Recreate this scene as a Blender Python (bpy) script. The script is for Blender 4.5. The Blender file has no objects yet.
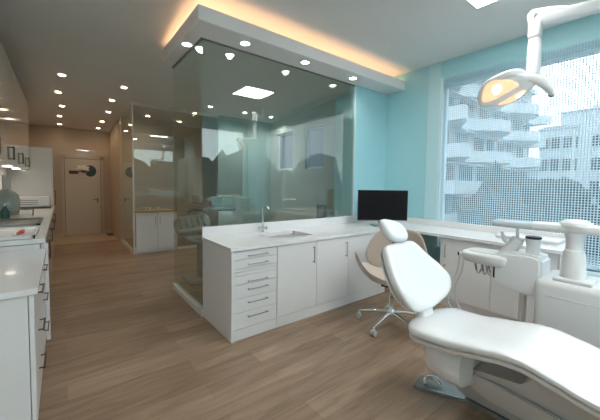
import bpy, bmesh, math, random
from mathutils import Vector, Matrix
random.seed(4)
S = bpy.context.scene
C = S.collection
PI = math.pi
# ------------------------------------------------------------------ camera
FPX, YAW, PITCH, ROLL, CAMH = 305.12, 0.66315, -0.05086, 0.01351, 1.45
cam = bpy.data.objects.new('camera', bpy.data.cameras.new('camera'))
C.objects.link(cam)
cam.data.sensor_fit = 'HORIZONTAL'; cam.data.sensor_width = 36.0
cam.data.lens = FPX / 600 * 36.0
cam.data.shift_y = -10 / 600
cam.data.clip_start = 0.02; cam.data.clip_end = 500
fw = Vector((math.sin(YAW) * math.cos(PITCH), math.cos(YAW) * math.cos(PITCH), math.sin(PITCH)))
rt = Vector((math.cos(YAW), -math.sin(YAW), 0)); up = rt.cross(fw)
r2 = rt * math.cos(ROLL) + up * math.sin(ROLL); u2 = up * math.cos(ROLL) - rt * math.sin(ROLL)
m = Matrix((r2, u2, -fw)).transposed().to_4x4(); m.translation = Vector((0, 0, CAMH))
cam.matrix_world = m
S.camera = cam
# ------------------------------------------------------------------ world, exposure
w = bpy.data.worlds.new('overcast_sky'); S.world = w; w.use_nodes = True
wn, wl = w.node_tree.nodes, w.node_tree.links
bg = wn['Background']
tc = wn.new('ShaderNodeTexCoord'); nz = wn.new('ShaderNodeTexNoise'); nz.inputs['Scale'].default_value = 2.2; nz.inputs['Detail'].default_value = 5
cr = wn.new('ShaderNodeValToRGB')
cr.color_ramp.elements[0].position = .3; cr.color_ramp.elements[0].color = (.70, .82, .90, 1)
cr.color_ramp.elements[1].position = .7; cr.color_ramp.elements[1].color = (.90, .97, 1.0, 1)
wl.new(tc.outputs['Generated'], nz.inputs['Vector']); wl.new(nz.outputs['Fac'], cr.inputs['Fac']); wl.new(cr.outputs['Color'], bg.inputs['Color'])
bg.inputs['Strength'].default_value = 1.9
S.view_settings.view_transform = 'Standard'; S.view_settings.look = 'None'
S.view_settings.exposure = 0.82; S.view_settings.gamma = 1.0
S.view_settings.use_curve_mapping = False
PANEL_L, DOWN_W, SOFFIT_W, COVE_L = 15.0, 3.0, 5.0, 5.0
WARM = (1.0, .72, .46); NEUTRAL = (1.0, .95, .90)

# ------------------------------------------------------------------ materials
def mat(name, col, rough=.5, metal=0, coat=0, emit=None, es=0, noise=0, nscale=8, bump=0, bscale=60, trans=0, spec=None, cr=.06):
    mt = bpy.data.materials.new(name); mt.use_nodes = True
    n, l = mt.node_tree.nodes, mt.node_tree.links; p = n['Principled BSDF']
    p.inputs['Base Color'].default_value = (*col, 1); p.inputs['Roughness'].default_value = rough
    p.inputs['Metallic'].default_value = metal; p.inputs['Coat Weight'].default_value = coat
    p.inputs['Coat Roughness'].default_value = cr
    if spec is not None: p.inputs['Specular IOR Level'].default_value = spec
    if emit: p.inputs['Emission Color'].default_value = (*emit, 1); p.inputs['Emission Strength'].default_value = es
    t = n.new('ShaderNodeTexCoord')
    if noise:
        x = n.new('ShaderNodeTexNoise'); x.inputs['Scale'].default_value = nscale; x.inputs['Detail'].default_value = 4
        mx = n.new('ShaderNodeMixRGB'); mx.inputs['Color1'].default_value = (*[c * (1 - noise) for c in col], 1)
        mx.inputs['Color2'].default_value = (*[min(1, c * (1 + noise)) for c in col], 1)
        l.new(t.outputs['Object'], x.inputs['Vector']); l.new(x.outputs['Fac'], mx.inputs['Fac']); l.new(mx.outputs['Color'], p.inputs['Base Color'])
    if bump:
        x = n.new('ShaderNodeTexNoise'); x.inputs['Scale'].default_value = bscale
        b = n.new('ShaderNodeBump'); b.inputs['Strength'].default_value = bump; b.inputs['Distance'].default_value = .004
        l.new(t.outputs['Object'], x.inputs['Vector']); l.new(x.outputs['Fac'], b.inputs['Height']); l.new(b.outputs['Normal'], p.inputs['Normal'])
    return mt

def glass_mat(name, tint, refl=1.0):
    mt = bpy.data.materials.new(name); mt.use_nodes = True
    n, l = mt.node_tree.nodes, mt.node_tree.links; n.clear()
    o = n.new('ShaderNodeOutputMaterial'); mix = n.new('ShaderNodeMixShader')
    tr = n.new('ShaderNodeBsdfTransparent'); tr.inputs['Color'].default_value = (*tint, 1)
    gl = n.new('ShaderNodeBsdfGlossy'); gl.inputs['Roughness'].default_value = 0.0; gl.inputs['Color'].default_value = (.95, 1, .98, 1)
    lw = n.new('ShaderNodeLayerWeight'); lw.inputs['Blend'].default_value = .5
    pw = n.new('ShaderNodeMath'); pw.operation = 'POWER'; pw.inputs[1].default_value = 5
    ml = n.new('ShaderNodeMath'); ml.operation = 'MULTIPLY_ADD'; ml.inputs[1].default_value = .95; ml.inputs[2].default_value = .045 * refl
    ml.use_clamp = True
    l.new(lw.outputs['Facing'], pw.inputs[0]); l.new(pw.outputs[0], ml.inputs[0]); l.new(ml.outputs[0], mix.inputs['Fac'])
    l.new(tr.outputs[0], mix.inputs[1]); l.new(gl.outputs[0], mix.inputs[2]); l.new(mix.outputs[0], o.inputs['Surface'])
    return mt

def floor_mat():
    mt = bpy.data.materials.new('oak_plank_floor'); mt.use_nodes = True
    n, l = mt.node_tree.nodes, mt.node_tree.links; p = n['Principled BSDF']
    t = n.new('ShaderNodeTexCoord')
    br = n.new('ShaderNodeTexBrick'); br.inputs['Scale'].default_value = 1.0
    br.inputs['Brick Width'].default_value = 1.25; br.inputs['Row Height'].default_value = .19
    br.inputs['Mortar Size'].default_value = .0012; br.inputs['Mortar Smooth'].default_value = .6; br.inputs['Bias'].default_value = 0
    br.offset = .37
    br.inputs['Color1'].default_value = (.32, .222, .152, 1); br.inputs['Color2'].default_value = (.43, .31, .22, 1)
    br.inputs['Mortar'].default_value = (.20, .13, .085, 1)
    l.new(t.outputs['Object'], br.inputs['Vector'])
    mp = n.new('ShaderNodeMapping'); mp.inputs['Scale'].default_value = (1.1, 9.0, 1)
    l.new(t.outputs['Object'], mp.inputs['Vector'])
    nz = n.new('ShaderNodeTexNoise'); nz.inputs['Scale'].default_value = 1.6; nz.inputs['Detail'].default_value = 6; nz.inputs['Roughness'].default_value = .62
    nz.inputs['Distortion'].default_value = .6
    l.new(mp.outputs[0], nz.inputs['Vector'])
    r = n.new('ShaderNodeValToRGB'); r.color_ramp.elements[0].position = .3; r.color_ramp.elements[0].color = (.66, .62, .58, 1)
    r.color_ramp.elements[1].position = .68; r.color_ramp.elements[1].color = (1.08, 1.08, 1.08, 1)
    l.new(nz.outputs['Fac'], r.inputs['Fac'])
    n2 = n.new('ShaderNodeTexNoise'); n2.inputs['Scale'].default_value = 1.1; n2.inputs['Detail'].default_value = 2
    r3 = n.new('ShaderNodeValToRGB'); r3.color_ramp.elements[0].position = .3; r3.color_ramp.elements[0].color = (.86, .84, .82, 1); r3.color_ramp.elements[1].position = .7
    l.new(t.outputs['Object'], n2.inputs['Vector']); l.new(n2.outputs['Fac'], r3.inputs['Fac'])
    a = n.new('ShaderNodeMixRGB'); a.blend_type = 'MULTIPLY'; a.inputs['Fac'].default_value = 1
    b = n.new('ShaderNodeMixRGB'); b.blend_type = 'MULTIPLY'; b.inputs['Fac'].default_value = 1
    l.new(br.outputs['Color'], a.inputs['Color1']); l.new(r.outputs['Color'], a.inputs['Color2'])
    l.new(a.outputs['Color'], b.inputs['Color1']); l.new(r3.outputs['Color'], b.inputs['Color2'])
    l.new(b.outputs['Color'], p.inputs['Base Color'])
    p.inputs['Roughness'].default_value = .42; p.inputs['Specular IOR Level'].default_value = .4
    return mt

M = dict(
    floor=floor_mat(),
    tile=mat('beige_tile', (.50, .38, .26), .35, noise=.08, nscale=3),
    ceil=mat('ceiling_paint', (.78, .77, .75), .9, noise=.02, nscale=2),
    white=mat('white_paint', (.86, .85, .84), .6),
    beige=mat('beige_wall_paint', (.55, .46, .36), .6),
    gloss_beige=mat('gloss_beige_panel', (.50, .39, .29), .45, coat=1.0, cr=.004),
    teal=mat('aqua_wall_paint', (.40, .72, .78), .40, noise=.03, nscale=3),
    sage=mat('sage_wall_paint', (.50, .54, .49), .7),
    lteal=mat('pale_aqua_paint', (.52, .78, .84), .30, coat=.4),
    cab=mat('white_lacquer', (.78, .78, .78), .28, coat=.3),
    cabwarm=mat('glossy_white_front', (.70, .68, .65), .14, coat=.8),
    top=mat('white_solid_surface', (.80, .80, .80), .24, coat=.2),
    seam=mat('carcass_grey', (.46, .46, .46), .6),
    steel=mat('brushed_steel', (.36, .36, .37), .30, metal=1),
    chrome=mat('chrome', (.75, .75, .76), .10, metal=1),
    dhandle=mat('dark_bronze_handle', (.12, .09, .07), .35, metal=.8),
    cartgrey=mat('cart_grey_plastic', (.36, .36, .345), .4),
    black=mat('matte_black_plastic', (.015, .015, .017), .45),
    screen=mat('dark_screen_glass', (.006, .006, .007), .55, spec=.15),
    plastic=mat('white_medical_plastic', (.80, .80, .80), .32, coat=.2),
    upholstery=mat('white_gloss_upholstery', (.78, .79, .80), .22, coat=.6, bump=.04, bscale=220),
    piping=mat('greige_shell_plastic', (.66, .62, .60), .4),
    greyplastic=mat('pale_grey_plastic', (.62, .62, .61), .42),
    greymed=mat('mid_grey_plastic', (.22, .24, .23), .45),
    taupe=mat('taupe_leather', (.40, .33, .275), .5, bump=.1, bscale=150),
    taupein=mat('pale_taupe_leather', (.56, .49, .43), .5, bump=.1, bscale=150),
    baseplate=mat('grey_green_metal_plate', (.26, .29, .285), .22, metal=.3),
    wood=mat('light_wood_top', (.50, .33, .18), .45, noise=.15, nscale=20),
    frame=mat('pale_aqua_metal', (.66, .82, .86), .3),
    led=mat('lit_led_diffuser', (1, 1, 1), .5, emit=(1, .985, .96), es=PANEL_L),
    spotlit=mat('lit_downlight_lens', (1, 1, 1), .5, emit=(1, .80, .56), es=14),
    spotlit2=mat('lit_soffit_lens', (1, 1, 1), .5, emit=(1, .95, .88), es=14),
    cove=mat('warm_led_strip', (1, .8, .6), .5, emit=(1, .58, .32), es=COVE_L),
    lampglow=mat('lit_lamp_reflector', (.9, .6, .45), .3, emit=(1, .42, .20), es=.62),
    lampcore=mat('lit_bulb_shield', (1, .95, .8), .3, emit=(1, .75, .45), es=2.2),
    undercab=mat('lit_undercabinet_lens', (1, 1, 1), .5, emit=(1, .93, .82), es=8),
    ring=mat('white_metal_ring', (.75, .73, .70), .4),
    gp=glass_mat('green_tint_partition_glass', (.90, .95, .93), 2.0),
    gp2=glass_mat('pale_partition_glass', (.95, .96, .945), 2.0),
    gw=glass_mat('clear_window_glass', (.95, .97, .97), .8),
    facade=mat('muted_white_render', (.38, .42, .45), .85, noise=.10, nscale=.6),  # white render with albedo lowered to keep it from clipping under the sky
    facade2=mat('white_painted_render', (.55, .60, .64), .85, noise=.05, nscale=.5),
    extglass=mat('dark_window_glass', (.03, .04, .045), .2),
    extframe=mat('grey_shutter', (.12, .13, .14), .6),
    hedge=mat('dark_foliage', (.02, .028, .026), .9, noise=.5, nscale=1.5),
    hedge2=mat('greyish_foliage', (.05, .065, .06), .9, noise=.5, nscale=1.2),
    road=mat('wet_asphalt', (.16, .17, .18), .7, noise=.2, nscale=.3),
    bark=mat('tree_bark', (.09, .07, .055), .9),
    carw=mat('white_car_paint', (.45, .48, .50), .3, coat=.5),
    cargr=mat('silver_car_paint', (.30, .33, .35), .3, coat=.5),
    tyre=mat('tyre_rubber', (.02, .02, .02), .8),
    red=mat('red_plastic', (.55, .05, .03), .5),
    yellow=mat('yellow_sign_paint', (.85, .50, .05), .5),
    gold=mat('gold_film_lettering', (.55, .50, .36), .4),
    bluegraphic=mat('blue_black_print', (.035, .07, .10), .5, noise=.8, nscale=9),
    purple=mat('purple_print', (.10, .045, .075), .5),
    pink=mat('pale_pink_print', (.62, .50, .50), .5, noise=.3, nscale=20),
    greenbottle=mat('dark_green_plastic', (.03, .12, .10), .3),
    clearplastic=mat('cloudy_grey_plastic', (.33, .38, .36), .25),
)
# mesh screen: light passes partly through its threads
mm = bpy.data.materials.new('white_woven_mesh'); mm.use_nodes = True
_n, _l = mm.node_tree.nodes, mm.node_tree.links; _p = _n['Principled BSDF']; _o = _n['Material Output']
_p.inputs['Base Color'].default_value = (.72, .86, .92, 1); _p.inputs['Roughness'].default_value = .6
_t = _n.new('ShaderNodeBsdfTranslucent'); _t.inputs['Color'].default_value = (.70, .84, .92, 1)
_m = _n.new('ShaderNodeMixShader'); _m.inputs['Fac'].default_value = .55
_l.new(_p.outputs[0], _m.inputs[1]); _l.new(_t.outputs[0], _m.inputs[2]); _l.new(_m.outputs[0], _o.inputs['Surface'])
M['mesh'] = mm
fm = bpy.data.materials.new('frosted_grey_glass'); fm.use_nodes = True
_n, _l = fm.node_tree.nodes, fm.node_tree.links; _n['Principled BSDF'].inputs['Base Color'].default_value = (.45, .45, .50, 1); _n['Principled BSDF'].inputs['Roughness'].default_value = .3
_t = _n.new('ShaderNodeBsdfTranslucent'); _t.inputs['Color'].default_value = (.36, .37, .42, 1)
_m = _n.new('ShaderNodeMixShader'); _m.inputs['Fac'].default_value = .6
_l.new(_n['Principled BSDF'].outputs[0], _m.inputs[1]); _l.new(_t.outputs[0], _m.inputs[2]); _l.new(_m.outputs[0], _n['Material Output'].inputs['Surface'])
M['frost'] = fm

# ------------------------------------------------------------------ helpers
MATS = {}
def link(o): C.objects.link(o); return o
def obj(name, bm, material, parent=None, smooth=False, local=False, sub=0):
    me = bpy.data.meshes.new(name)
    bmesh.ops.recalc_face_normals(bm, faces=bm.faces)
    bm.to_mesh(me); bm.free()
    if smooth:
        for p in me.polygons: p.use_smooth = True
        try: me.set_sharp_from_angle(angle=math.radians(40))
        except Exception: pass
    me.materials.append(M[material] if isinstance(material, str) else material)
    o = link(bpy.data.objects.new(name, me))
    if parent is not None:
        root = parent
        while root.parent: root = root.parent
        if not local: me.transform(MATS[root.name].inverted())
        o.parent = parent
    if sub:
        md = o.modifiers.new('sub', 'SUBSURF'); md.levels = sub; md.render_levels = sub
    return o
def thing(name, label, cat, loc=(0, 0, 0), rz=0, group=None):
    o = link(bpy.data.objects.new(name, None)); o.location = loc; o.rotation_euler = (0, 0, rz); o.empty_display_size = .1
    MATS[o.name] = Matrix.Translation(loc) @ Matrix.Rotation(rz, 4, 'Z')
    o['label'] = label; o['category'] = cat
    if group: o['group'] = group
    return o
def tag(o, label, cat, group=None, kind=None):
    o['label'] = label; o['category'] = cat
    if group: o['group'] = group
    if kind: o['kind'] = kind
    return o
def struct(name, bm, material, smooth=False):
    o = obj(name, bm, material, smooth=smooth); o['kind'] = 'structure'; return o
def dup(root, loc, label, rz=None):
    r = root.copy(); link(r); r.location = loc; r['label'] = label
    if rz is not None: r.rotation_euler = (0, 0, rz)
    MATS[r.name] = Matrix.Translation(loc) @ Matrix.Rotation(r.rotation_euler.z, 4, 'Z')
    for ch in list(root.children):
        c = ch.copy(); link(c); c.parent = r
        for g in list(ch.children):
            d = g.copy(); link(d); d.parent = c
    return r
def nb(): return bmesh.new()
def box(bm, x0, x1, y0, y1, z0, z1, bev=0, seg=2):
    r = bmesh.ops.create_cube(bm, size=1)
    vs = r['verts']
    for v in vs: v.co = Vector(((x0 + x1) / 2 + v.co.x * (x1 - x0), (y0 + y1) / 2 + v.co.y * (y1 - y0), (z0 + z1) / 2 + v.co.z * (z1 - z0)))
    if bev:
        es = list({e for v in vs for e in v.link_edges})
        bmesh.ops.bevel(bm, geom=es, offset=bev, segments=seg, profile=.5, affect='EDGES')
    return bm
def B(*a, **k): return box(nb(), *a, **k)
def cyl(bm, x, y, z0, z1, r0, r1=None, n=24):
    r1 = r0 if r1 is None else r1
    q = bmesh.ops.create_cone(bm, cap_ends=True, segments=n, radius1=r0, radius2=r1, depth=z1 - z0)
    for v in q['verts']: v.co += Vector((x, y, (z0 + z1) / 2))
    return bm
def lathe(bm, cx, cy, prof, n=28):
    rings = []
    for r, z in prof:
        rings.append([bm.verts.new((cx + r * math.cos(2 * PI * i / n), cy + r * math.sin(2 * PI * i / n), z)) for i in range(n)])
    for a, b in zip(rings, rings[1:]):
        for i in range(n): bm.faces.new((a[i], a[(i + 1) % n], b[(i + 1) % n], b[i]))
    bm.faces.new(rings[0][::-1]); bm.faces.new(rings[-1])
    return bm
def loft(bm, rings):
    R = [[bm.verts.new(p) for p in r] for r in rings]; n = len(R[0])
    for a, b in zip(R, R[1:]):
        for i in range(n): bm.faces.new((a[i], a[(i + 1) % n], b[(i + 1) % n], b[i]))
    bm.faces.new(R[0][::-1]); bm.faces.new(R[-1])
    return bm
def smoothpath(pts, k=6):
    pts = [Vector(p) for p in pts]
    if len(pts) < 3: return pts
    out = []
    for i in range(len(pts) - 1):
        p0 = pts[max(i - 1, 0)]; p1 = pts[i]; p2 = pts[i + 1]; p3 = pts[min(i + 2, len(pts) - 1)]
        for j in range(k):
            t = j / k
            out.append(.5 * ((2 * p1) + (p2 - p0) * t + (2 * p0 - 5 * p1 + 4 * p2 - p3) * t * t + (3 * p1 - p0 - 3 * p2 + p3) * t ** 3))
    out.append(pts[-1]); return out
def tube(bm, pts, r, n=10, k=6, flat=1.0, upv=(0, 0, 1), exp=2):
    ps = smoothpath(pts, k); rings = []
    N = len(ps)
    for i, p in enumerate(ps):
        t = (ps[min(i + 1, N - 1)] - ps[max(i - 1, 0)]).normalized()
        u = Vector(upv)
        if abs(t.dot(u)) > .95: u = Vector((1, 0, 0)) if abs(t.x) < .8 else Vector((0, 1, 0))
        s = t.cross(u).normalized(); v = s.cross(t).normalized()
        rr = r(i / (N - 1)) if callable(r) else r
        if not isinstance(rr, tuple): rr = (rr, rr * flat)
        ring = []
        for j in range(n):
            a = 2 * PI * j / n; c_, s_ = math.cos(a), math.sin(a)
            ring.append(p + s * rr[0] * math.copysign(abs(c_) ** (2 / exp), c_) + v * rr[1] * math.copysign(abs(s_) ** (2 / exp), s_))
        rings.append(ring)
    return loft(bm, rings)
def interp(tab, x):
    if x <= tab[0][0]: return tab[0][1]
    for (a, fa), (b, fb) in zip(tab, tab[1:]):
        if x <= b:
            t = (x - a) / (b - a); t = t * t * (3 - 2 * t) * .5 + t * .5
            return fa + (fb - fa) * t
    return tab[-1][1]
def pillow(bm, outline, O, U, V, N, ht, hb, edge=.25, f=lambda u, v: 0, inner=6):
    O, U, V, N = map(Vector, (O, U, V, N)); n = len(outline)
    cu = sum(p[0] for p in outline) / n; cv = sum(p[1] for p in outline) / n
    def ring(s, h):
        out = []
        for (a, b) in outline:
            a2, b2 = cu + (a - cu) * s, cv + (b - cv) * s
            out.append(O + U * a2 + V * b2 + N * (h + f(a2, b2)))
        return out
    rs = []
    for i in range(1, inner + 1): rs.append(ring((1 - edge) * i / inner, -hb))
    for i in range(1, 6): t = PI / 2 * i / 6; rs.append(ring(1 - edge * (1 - math.sin(t)), -hb * math.cos(t)))
    rs.append(ring(1, 0))
    for i in range(5, 0, -1): t = PI / 2 * i / 6; rs.append(ring(1 - edge * (1 - math.sin(t)), ht * math.cos(t)))
    for i in range(inner, 0, -1): rs.append(ring((1 - edge) * i / inner, ht))
    return loft(bm, rs)
def closed_curve(pts, k=6):
    n = len(pts); out = []
    for i in range(n):
        p0, p1, p2, p3 = [Vector((*pts[(i + d) % n], 0)) for d in (-1, 0, 1, 2)]
        for j in range(k):
            t = j / k
            q = .5 * ((2 * p1) + (p2 - p0) * t + (2 * p0 - 5 * p1 + 4 * p2 - p3) * t * t + (3 * p1 - p0 - 3 * p2 + p3) * t ** 3)
            out.append((q.x, q.y))
    return out
def prism(bm, pts, z0, z1):
    a = [bm.verts.new((x, y, z0)) for x, y in pts]; b = [bm.verts.new((x, y, z1)) for x, y in pts]
    n = len(pts); bm.faces.new(a[::-1]); bm.faces.new(b)
    for i in range(n): bm.faces.new((a[i], a[(i + 1) % n], b[(i + 1) % n], b[i]))
    return bm
def slab_yz(bm, x0, x1, pts):   # polygon in (y,z) extruded along x
    a = [bm.verts.new((x0, y, z)) for y, z in pts]; b = [bm.verts.new((x1, y, z)) for y, z in pts]
    n = len(pts); bm.faces.new(a[::-1]); bm.faces.new(b)
    for i in range(n): bm.faces.new((a[i], a[(i + 1) % n], b[(i + 1) % n], b[i]))
    return bm

# ------------------------------------------------------------------ room shell
XL, XW, YF, YB, ZC = -.80, 4.34, -1.60, 10.24, 3.236
XG, YG, ZS, YC = 1.185, 3.23, 2.97, 2.508
struct('floor', B(XL - .2, XW + .25, YF - .2, 8.84, -.12, 0), 'floor')
struct('floor', B(XL - .2, XW + .25, 8.84, YB + .2, -.12, .002), 'tile')
def zceil(y): return ZC - .052 * max(0, y - 2.9)
struct('ceiling', slab_yz(nb(), XL - .2, XW + .25, [(YF - .2, ZC), (2.9, ZC), (YB + .2, zceil(YB + .2)), (YB + .2, ZC + .15), (YF - .2, ZC + .15)]), 'ceil')
struct('wall_left', B(XL - .2, XL, YF - .2, YB + .2, 0, ZC), 'white')
WY0, WY1, WZ0, WZ1 = -.95, 2.28, .585, 2.905
bm = nb()
box(bm, XW, XW + .22, YF - .2, WY0, 0, ZC); box(bm, XW, XW + .22, WY1, 4.45, 0, ZC)
box(bm, XW, XW + .22, WY0, WY1, 0, WZ0); box(bm, XW, XW + .22, WY0, WY1, WZ1, ZC)
R1, R2 = (4.78, 5.40), (5.86, 6.56)
struct('wall_right', bm, 'teal')
bm = nb(); box(bm, XW, XW + .22, 4.45, R1[0], 0, ZC); box(bm, XW, XW + .22, R1[1], R2[0], 0, ZC); box(bm, XW, XW + .22, R2[1], YB + .2, 0, ZC)
for a, b in (R1, R2): box(bm, XW, XW + .22, a, b, 0, 1.80); box(bm, XW, XW + .22, a, b, 2.71, ZC)
struct('wall_right', bm, 'sage')
struct('wall_back', B(XL, XW, YB, YB + .2, 0, ZC), 'gloss_beige')
# front wall behind the camera, with a wide window
bm = nb()
box(bm, XL, 1.9, YF - .2, YF, 0, ZC); box(bm, 1.9, XW, YF - .2, YF, 0, 1.0); box(bm, 1.9, XW, YF - .2, YF, 2.98, ZC); box(bm, 4.28, XW, YF - .2, YF, 1.0, 2.98)
struct('wall_front', bm, 'teal')
# teal nib wall between glass and window wall
struct('wall_partition', B(3.56, XW, YG - .02, YG + .10, 0, ZC), 'teal')
# rear partition of the glazed room and the corridor wall further back
struct('wall_rear_room', B(2.9, XW, 6.83, 6.93, 0, ZC), mat('grey_aqua_paint', (.42, .55, .53), .6))
struct('wall_corridor', B(1.10, 1.20, 8.30, YB, 0, ZC), 'beige')
struct('wall_store', B(1.20, XW, 8.30, 8.40, 0, ZC), mat('light_beige_paint', (.68, .60, .52), .6))
struct('baseboard_back', B(-.1, 1.10, YB - .015, YB, 0, .08), 'beige')
struct('baseboard_right', B(XW - .015, XW, YF, .66, 0, .09), 'lteal')
# pale board beside the window, gloss reflection of the reveal put into its colour
struct('trim_glare', B(XW - .015, XW + .001, WY1 + .005, 2.475, .95, ZC - .001), 'lteal')
# window 1
def window(name, y0, y1, z0, z1, bars, label=None):
    fr = nb(); x0, x1 = XW + .06, XW + .12; t = .045
    box(fr, x0, x1, y0, y0 + t, z0, z1); box(fr, x0, x1, y1 - t, y1, z0, z1); box(fr, x0, x1, y0, y1, z0, z0 + t); box(fr, x0, x1, y0, y1, z1 - t, z1)
    for b in bars: box(fr, x0, x1, b - t / 2, b + t / 2, z0, z1)
    f = struct(name, fr, 'frame')
    f.name = name
    MATS[f.name] = Matrix()
    g = obj('window_pane', B(XW + .085, XW + .095, y0 + t, y1 - t, z0 + t, z1 - t), label or 'gw', f)
    return f
window('window_1', WY0, WY1, WZ0, WZ1, [.1])
window('window_2', R1[0], R1[1], 1.80, 2.71, [], 'frost')
window('window_3', R2[0], R2[1], 1.80, 2.71, [], 'frost')
struct('trim_2', B(XW - .05, XW + .07, WY0 - .02, WY1 + .02, WZ0 - .035, WZ0), 'frame')      # sill
struct('trim_3', B(XW - .012, XW + .02, WY1 - .03, WY1 + .006, WZ0, WZ1 + .1), 'frame')      # bright edge profile
# front window
fr = nb(); t = .05
for a in (1.9, 4.23): box(fr, a, a + t, YF - .12, YF - .06, 1.0, 2.98)
box(fr, 1.9, 4.28, YF - .12, YF - .06, 1.0, 1.05); box(fr, 1.9, 4.28, YF - .12, YF - .06, 2.93, 2.98)
f = struct('window_4', fr, 'frame'); MATS[f.name] = Matrix()
obj('window_pane', B(1.95, 4.23, YF - .095, YF - .085, 1.05, 2.93), 'gw', f)

# mesh screen hanging inside window 1: real threads
bm = nb(); y0, y1, z0, z1 = WY0 + .02, WY1 - .045, WZ0 + .03, WZ1 + .07
def strip(bm, a0, a1, b0, b1, x):
    vs = [bm.verts.new((x, a0, b0)), bm.verts.new((x, a1, b0)), bm.verts.new((x, a1, b1)), bm.verts.new((x, a0, b1))]
    bm.faces.new(vs)
py, pz, tw = .0255, .0275, .0088
y = y0
while y < y1: box(bm, XW - .021, XW - .0195, y, y + tw, z0, z1); y += py
z = z0
while z < z1: box(bm, XW - .0195, XW - .018, y0, y1, z, z + tw * .95); z += pz
ms = obj('mesh_screen', bm, 'mesh'); tag(ms, 'white perforated mesh screen covering the big window beside the dental chair', 'window screen')

# door
dt = struct('door_1', B(.07, .86, YB - .045, YB - .005, .005, 2.055, bev=.004), mat('warm_white_door', (.62, .54, .45), .35, coat=.3)); MATS[dt.name] = Matrix()
bm = nb(); box(bm, .775, .80, YB - .06, YB - .045, .88, .99); tube(bm, [(.787, YB - .06, .955), (.787, YB - .10, .955), (.775, YB - .105, .955), (.67, YB - .105, .955)], .009, k=3)
obj('door_handle', bm, 'dhandle', dt, smooth=True)
bm = nb(); box(bm, 0, .065, YB - .05, YB, 0, 2.12); box(bm, .865, .93, YB - .05, YB, 0, 2.12); box(bm, 0, .93, YB - .05, YB, 2.06, 2.12)
obj('door_frame', bm, 'beige', dt)
bm = nb(); box(bm, .062, .07, YB - .051, YB - .044, 0, 2.06); box(bm, .86, .868, YB - .051, YB - .044, 0, 2.06); box(bm, .062, .868, YB - .051, YB - .044, 2.055, 2.063)
obj('door_gasket', bm, 'dhandle', dt)
# printed sticker on the door (photo collage shapes, no readable text)
st = thing('door_sticker', 'printed sticker with blue disc, white burst and purple band on corridor door', 'sticker', (.45, YB - .046, 1.75))
def disc_xz(bm, cx, cz, rx, rz, y0, y1, n=28, jag=0):
    a = []
    for i in range(n):
        k = 1 + (jag if i % 2 else -jag); an = 2 * PI * i / n
        a.append((cx + rx * k * math.cos(an), cz + rz * k * math.sin(an)))
    f_ = [bm.verts.new((x, y0, z)) for x, z in a]; g_ = [bm.verts.new((x, y1, z)) for x, z in a]
    bm.faces.new(f_); bm.faces.new(g_[::-1])
    for i in range(n): bm.faces.new((f_[i], f_[(i + 1) % n], g_[(i + 1) % n], g_[i]))
    return bm
ys = YB - .0465
obj('blue_disc', disc_xz(nb(), .63, 1.74, .135, .155, ys - .002, ys), 'bluegraphic', st)
obj('white_burst', disc_xz(nb(), .46, 1.80, .15, .10, ys - .004, ys - .002, 14, .16), 'white', st)
obj('pink_patch', B(.36, .53, ys - .004, ys, 1.62, 1.75), 'pink', st)
obj('purple_band', B(.16, .40, ys - .003, ys, 1.65, 1.74), 'purple', st)
bm = nb(); 
for i in range(7): box(bm, .39 + i * .034, .41 + i * .034, ys - .001, ys, 1.535, 1.55)
obj('small_print', bm, 'taupe', st)
tag(obj('door_mat', B(.95, 1.09, 9.55, 10.0, .003, .018, bev=.004), 'dhandle'), 'small dark mat on the beige tiles by the far door', 'mat')

# ------------------------------------------------------------------ ceiling bulkhead with cove light
xs, ys_, ys2, zt = 1.03, 2.885, 4.14, 3.106
bh = thing('ceiling_bulkhead', 'white dropped ceiling bulkhead with warm cove light above the glass room', 'bulkhead', (xs, ys_, ZS))
bm = nb()
# L shaped tray: front arm along x, side arm along y
pts = [(xs, ys_), (XW, ys_), (XW, YG + .03), (XG + .04, YG + .03), (XG + .04, ys2), (xs, ys2)]
prism(bm, [(xs + .02, ys_ + .02), (XW, ys_ + .02), (XW, YG + .03), (XG + .04, YG + .03), (XG + .04, ys2 - .02), (xs + .02, ys2 - .02)], ZS, ZS + .03)
obj('soffit_board', bm, 'ceil', bh)
bm = nb(); box(bm, xs, XW, ys_, ys_ + .02, ZS, zt); box(bm, xs, xs + .02, ys_ + .02, ys2, ZS, zt); box(bm, xs + .02, XG + .04, ys2 - .02, ys2, ZS, zt)
obj('fascia', bm, 'white', bh)
bm = nb(); box(bm, XG + .0, XW, YG - .01, YG + .03, ZS + .03, ZC); box(bm, XG, XG + .04, YG, ys2, ZS + .03, ZC)
obj('upstand', bm, 'white', bh)
bm = nb(); box(bm, xs + .05, XW - .06, ys_ + .10, ys_ + .125, ZS + .055, ZS + .07); box(bm, xs + .06, xs + .08, ys_ + .13, ys2 - .06, ZS + .055, ZS + .07)
obj('cove_light_strip', bm, 'cove', bh)
def lamp(kind, name, loc, col, power, size=.05, spot=None, blend=.6, rot=(0, 0, 0), parent=None):
    d = bpy.data.lights.new(name, kind); d.energy = power; d.color = col
    if kind in ('POINT', 'SPOT'): d.shadow_soft_size = size
    if kind == 'SPOT': d.spot_size = spot; d.spot_blend = blend
    o = link(bpy.data.objects.new(name, d)); o.location = loc; o.rotation_euler = rot
    if parent is not None: o.parent = parent
    return o
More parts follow.
